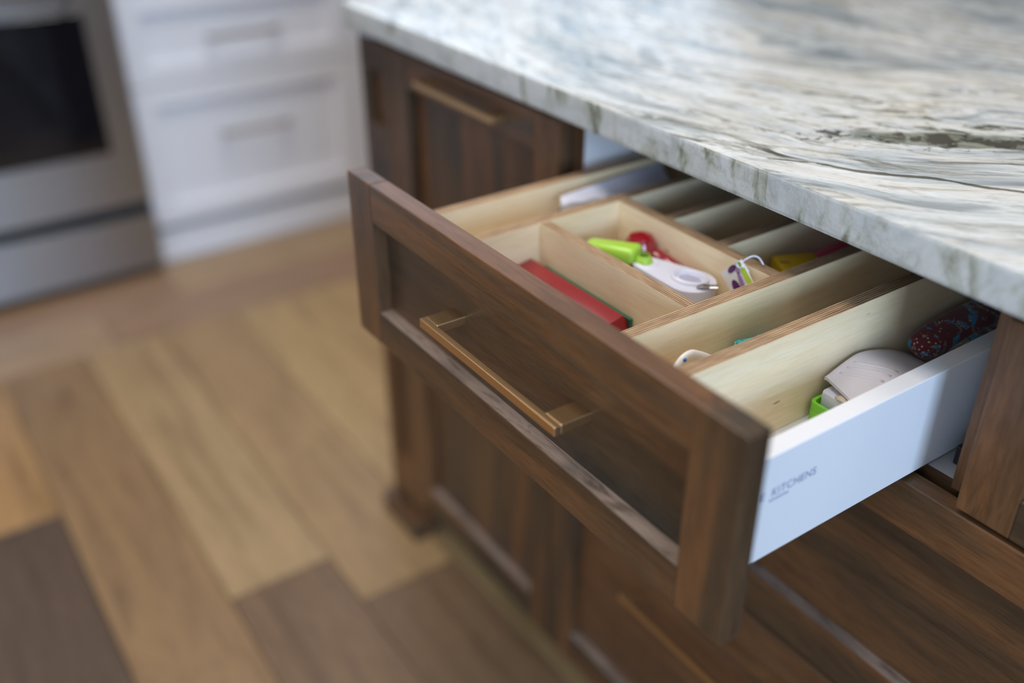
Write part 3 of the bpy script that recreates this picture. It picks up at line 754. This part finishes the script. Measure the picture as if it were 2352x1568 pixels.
for k in range(3):
    bm = bmesh.new(); v0 = .09+k*.065
    tube(bm, [lid(.14+.68*t/8, v0+.16*t/8)+Vector((0, 0, -.0004)) for t in range(9)], .0016, 10, .45); part('ridge', bm, LILAC, sl, True, angle=180)
def cushion(name, c, L, Wd, H, yawd, roll, label, pitch=0):
    bm = bmesh.new(); bmesh.ops.create_cube(bm, size=2)
    bmesh.ops.subdivide_edges(bm, edges=bm.edges[:], cuts=7, use_grid_fill=True)
    R = Matrix.Rotation(math.radians(yawd), 4, 'Z') @ Matrix.Rotation(math.radians(pitch), 4, 'X') @ Matrix.Rotation(math.radians(roll), 4, 'Y')
    for v in bm.verts:
        x, y, z = v.co
        n = (abs(x)**4+abs(y)**4+abs(z)**2.6)**.25
        q_ = Vector((x, y, z))/max(n, .001)
        wob = 1+.05*math.sin(q_.y*7+q_.x*3)
        v.co = R @ Vector((q_.x*Wd/2, q_.y*L/2, q_.z*H/2*wob))+Vector(c)
    zmin = min(v.co.z for v in bm.verts)
    t = thing(name, label, 'mitt', (c[0], c[1], zmin), 'floral mitts in the right compartment')
    part('padding', bm, FABRIC, t, True)
    return t
cushion('oven_mitt', (.4240, .152, .7765), .180, .031, .026, -2, 16, 'dark red floral quilted mitt, the upper one beside the partition', 3)
cushion('oven_mitt', (.4445, .165, .7565), .190, .021, .044, 0, 4, 'dark red floral quilted mitt, the lower one against the white drawer side')

# ------------------------------------------------------------------ white cabinets and range along the left wall
XW = -1.74
def white_unit(y0, y1, label, loc):
    u = thing('white_drawer_cabinet', label, 'cabinet', loc, 'white drawer cabinets')
    part('cabinet_body', B(-2.38, XW-T-.001, y0, y1, .10, .884), WHITE_PAINT, u)
    part('plinth', B(-2.38, XW-.014, y0, y1, 0, .0860, .002), WHITE_PAINT, u)
    c = (y0+y1)/2; mats = (WHITE_PAINT,)*3
    for z0, z1, hz in ((.112, .4820, .336), (.4860, .7150, .590), (.7190, .8760, .80)):
        p = shaker('drawer_front', u, y0+.0015, y1-.0015, XW, z0, z1, .056, .052, .052, axis='y', mats=mats)
        handle(c-.098, c+.098, hz, XW, p, NICKEL, 'y', .026)
    return u
white_unit(-.037, .583, 'white shaker drawer cabinet with brushed bar handles beside the steel range', (-2.06, .27, 0))
white_unit(.585, 1.185, 'white shaker drawer cabinet half hidden beyond the island corner', (-2.06, .885, 0))
white_unit(-1.46, -.845, 'white shaker drawer cabinet on the far side of the range', (-2.06, -1.15, 0))
solo('wall_countertop', B(-2.395, -1.715, -.040, 1.20, .8845, .915, .004), GRANITE, 'granite counter on the white cabinets by the wall', 'countertop')
solo('wall_countertop', B(-2.395, -1.715, -1.47, -.8420, .8845, .915, .004), GRANITE, 'granite counter to the left of the range', 'countertop')
rg = thing('range', 'stainless steel range with black oven glass by the white cabinets', 'range', (-2.05, -.44, 0))
ry0, ry1, XO = -.8400, -.0420, -1.690
part('body', B(-2.38, XO-.045, ry0, ry1, .03, .9), BLACK, rg)
for yy in (ry0+.05, ry1-.05):
    bm = bmesh.new(); lathe(bm, [(.018, 0), (.018, .006), (.01, .008), (.01, .03)], -1.80, yy, 16); part('foot', bm, BLACK, rg)
part('storage_drawer', B(XO-.044, XO, ry0+.004, ry1-.003,   .030, .176, .002, 2), STEEL, rg)
dgl = part('oven_door', B(XO-.044, XO, ry0+.004, ry1-.003, .212, .740, .002, 2), STEEL, rg)
part('oven_glass', B(XO, XO+.003, ry0+.075, -.1190, .357, .6950, .001, 1), BLACK_GLASS, dgl)
bm = bmesh.new(); tube(bm, [(XO+.045, ry0+.05, .765), (XO+.045, ry1-.08, .765)], .011, 16)
for yy in (ry0+.08, ry1-.11): tube(bm, [(XO-.002, yy, .725), (XO+.045, yy, .765)], .009, 12)
part('handle', bm, STEEL, rg, True)
part('control_panel', B(XO-.044, XO, ry0+.004, ry1-.030, .80, .90, .005, 2), STEEL, rg)
for k in range(5):
    bm = bmesh.new(); tube(bm, [(XO, ry0+.12+k*.135, .85), (XO+.03, ry0+.12+k*.135, .85)], .02, 20); part('knob', bm, STEELP, rg, True)
part('cooktop', B(-2.38, XO, ry0+.002, ry1-.002, .9002, .914, .002), BLACK_GLASS, rg)

# ------------------------------------------------------------------ lamps
LM = simple('lamp_white', (.8, .8, .8), .5)
def emis(name, col, s):
    m, nt, b = newmat(name); b.inputs['Emission Color'].default_value = (*col, 1); b.inputs['Emission Strength'].default_value = s; b.inputs['Base Color'].default_value = (0, 0, 0, 1); return m
GLOW = emis('warm_bulb', (1, .82, .60), 16)
for i, (x, y, w) in enumerate(((-1.28, 2.36, 'nearer the left wall'), (-.66, 2.40, 'nearer the island centre'))):
    t = thing('pendant_lamp', 'warm glass pendant lamp hanging behind the island, '+w, 'lamp', (x, y, 1.96), 'pendant lamps')
    bm = bmesh.new(); bmesh.ops.create_uvsphere(bm, u_segments=24, v_segments=14, radius=.055)
    for v in bm.verts: v.co += Vector((x, y, 2.0))
    part('bulb', bm, GLOW, t, True)
    bm = bmesh.new(); tube(bm, [(x, y, 2.05), (x, y, ZC)], .004, 8); lathe(bm, [(.05, 0), (.05, .02), (0, .02)], x, y, 20, ZC-.02); part('cord', bm, BLACK, t)
WHERE = ('over the pulled-out drawer', 'over the aisle by the pull-out cabinet', 'over the right part of the aisle', 'over the aisle between island and white cabinets', 'over the open floor beyond the range',
         'over the island above the drawer cabinet', 'over the open floor facing the drawer cabinet', 'over the right end of the island')
for (x, y, p), where in zip(DOWN, WHERE):
    bm = bmesh.new(); lathe(bm, [(.315, 0), (.335, 0), (.335, .020), (.315, .020), (.315, 0)], x, y, 40, ZC-.0205)
    solo('ceiling_light', bm, LM, 'round white flush ceiling light '+where, 'light', 'flush ceiling lights')
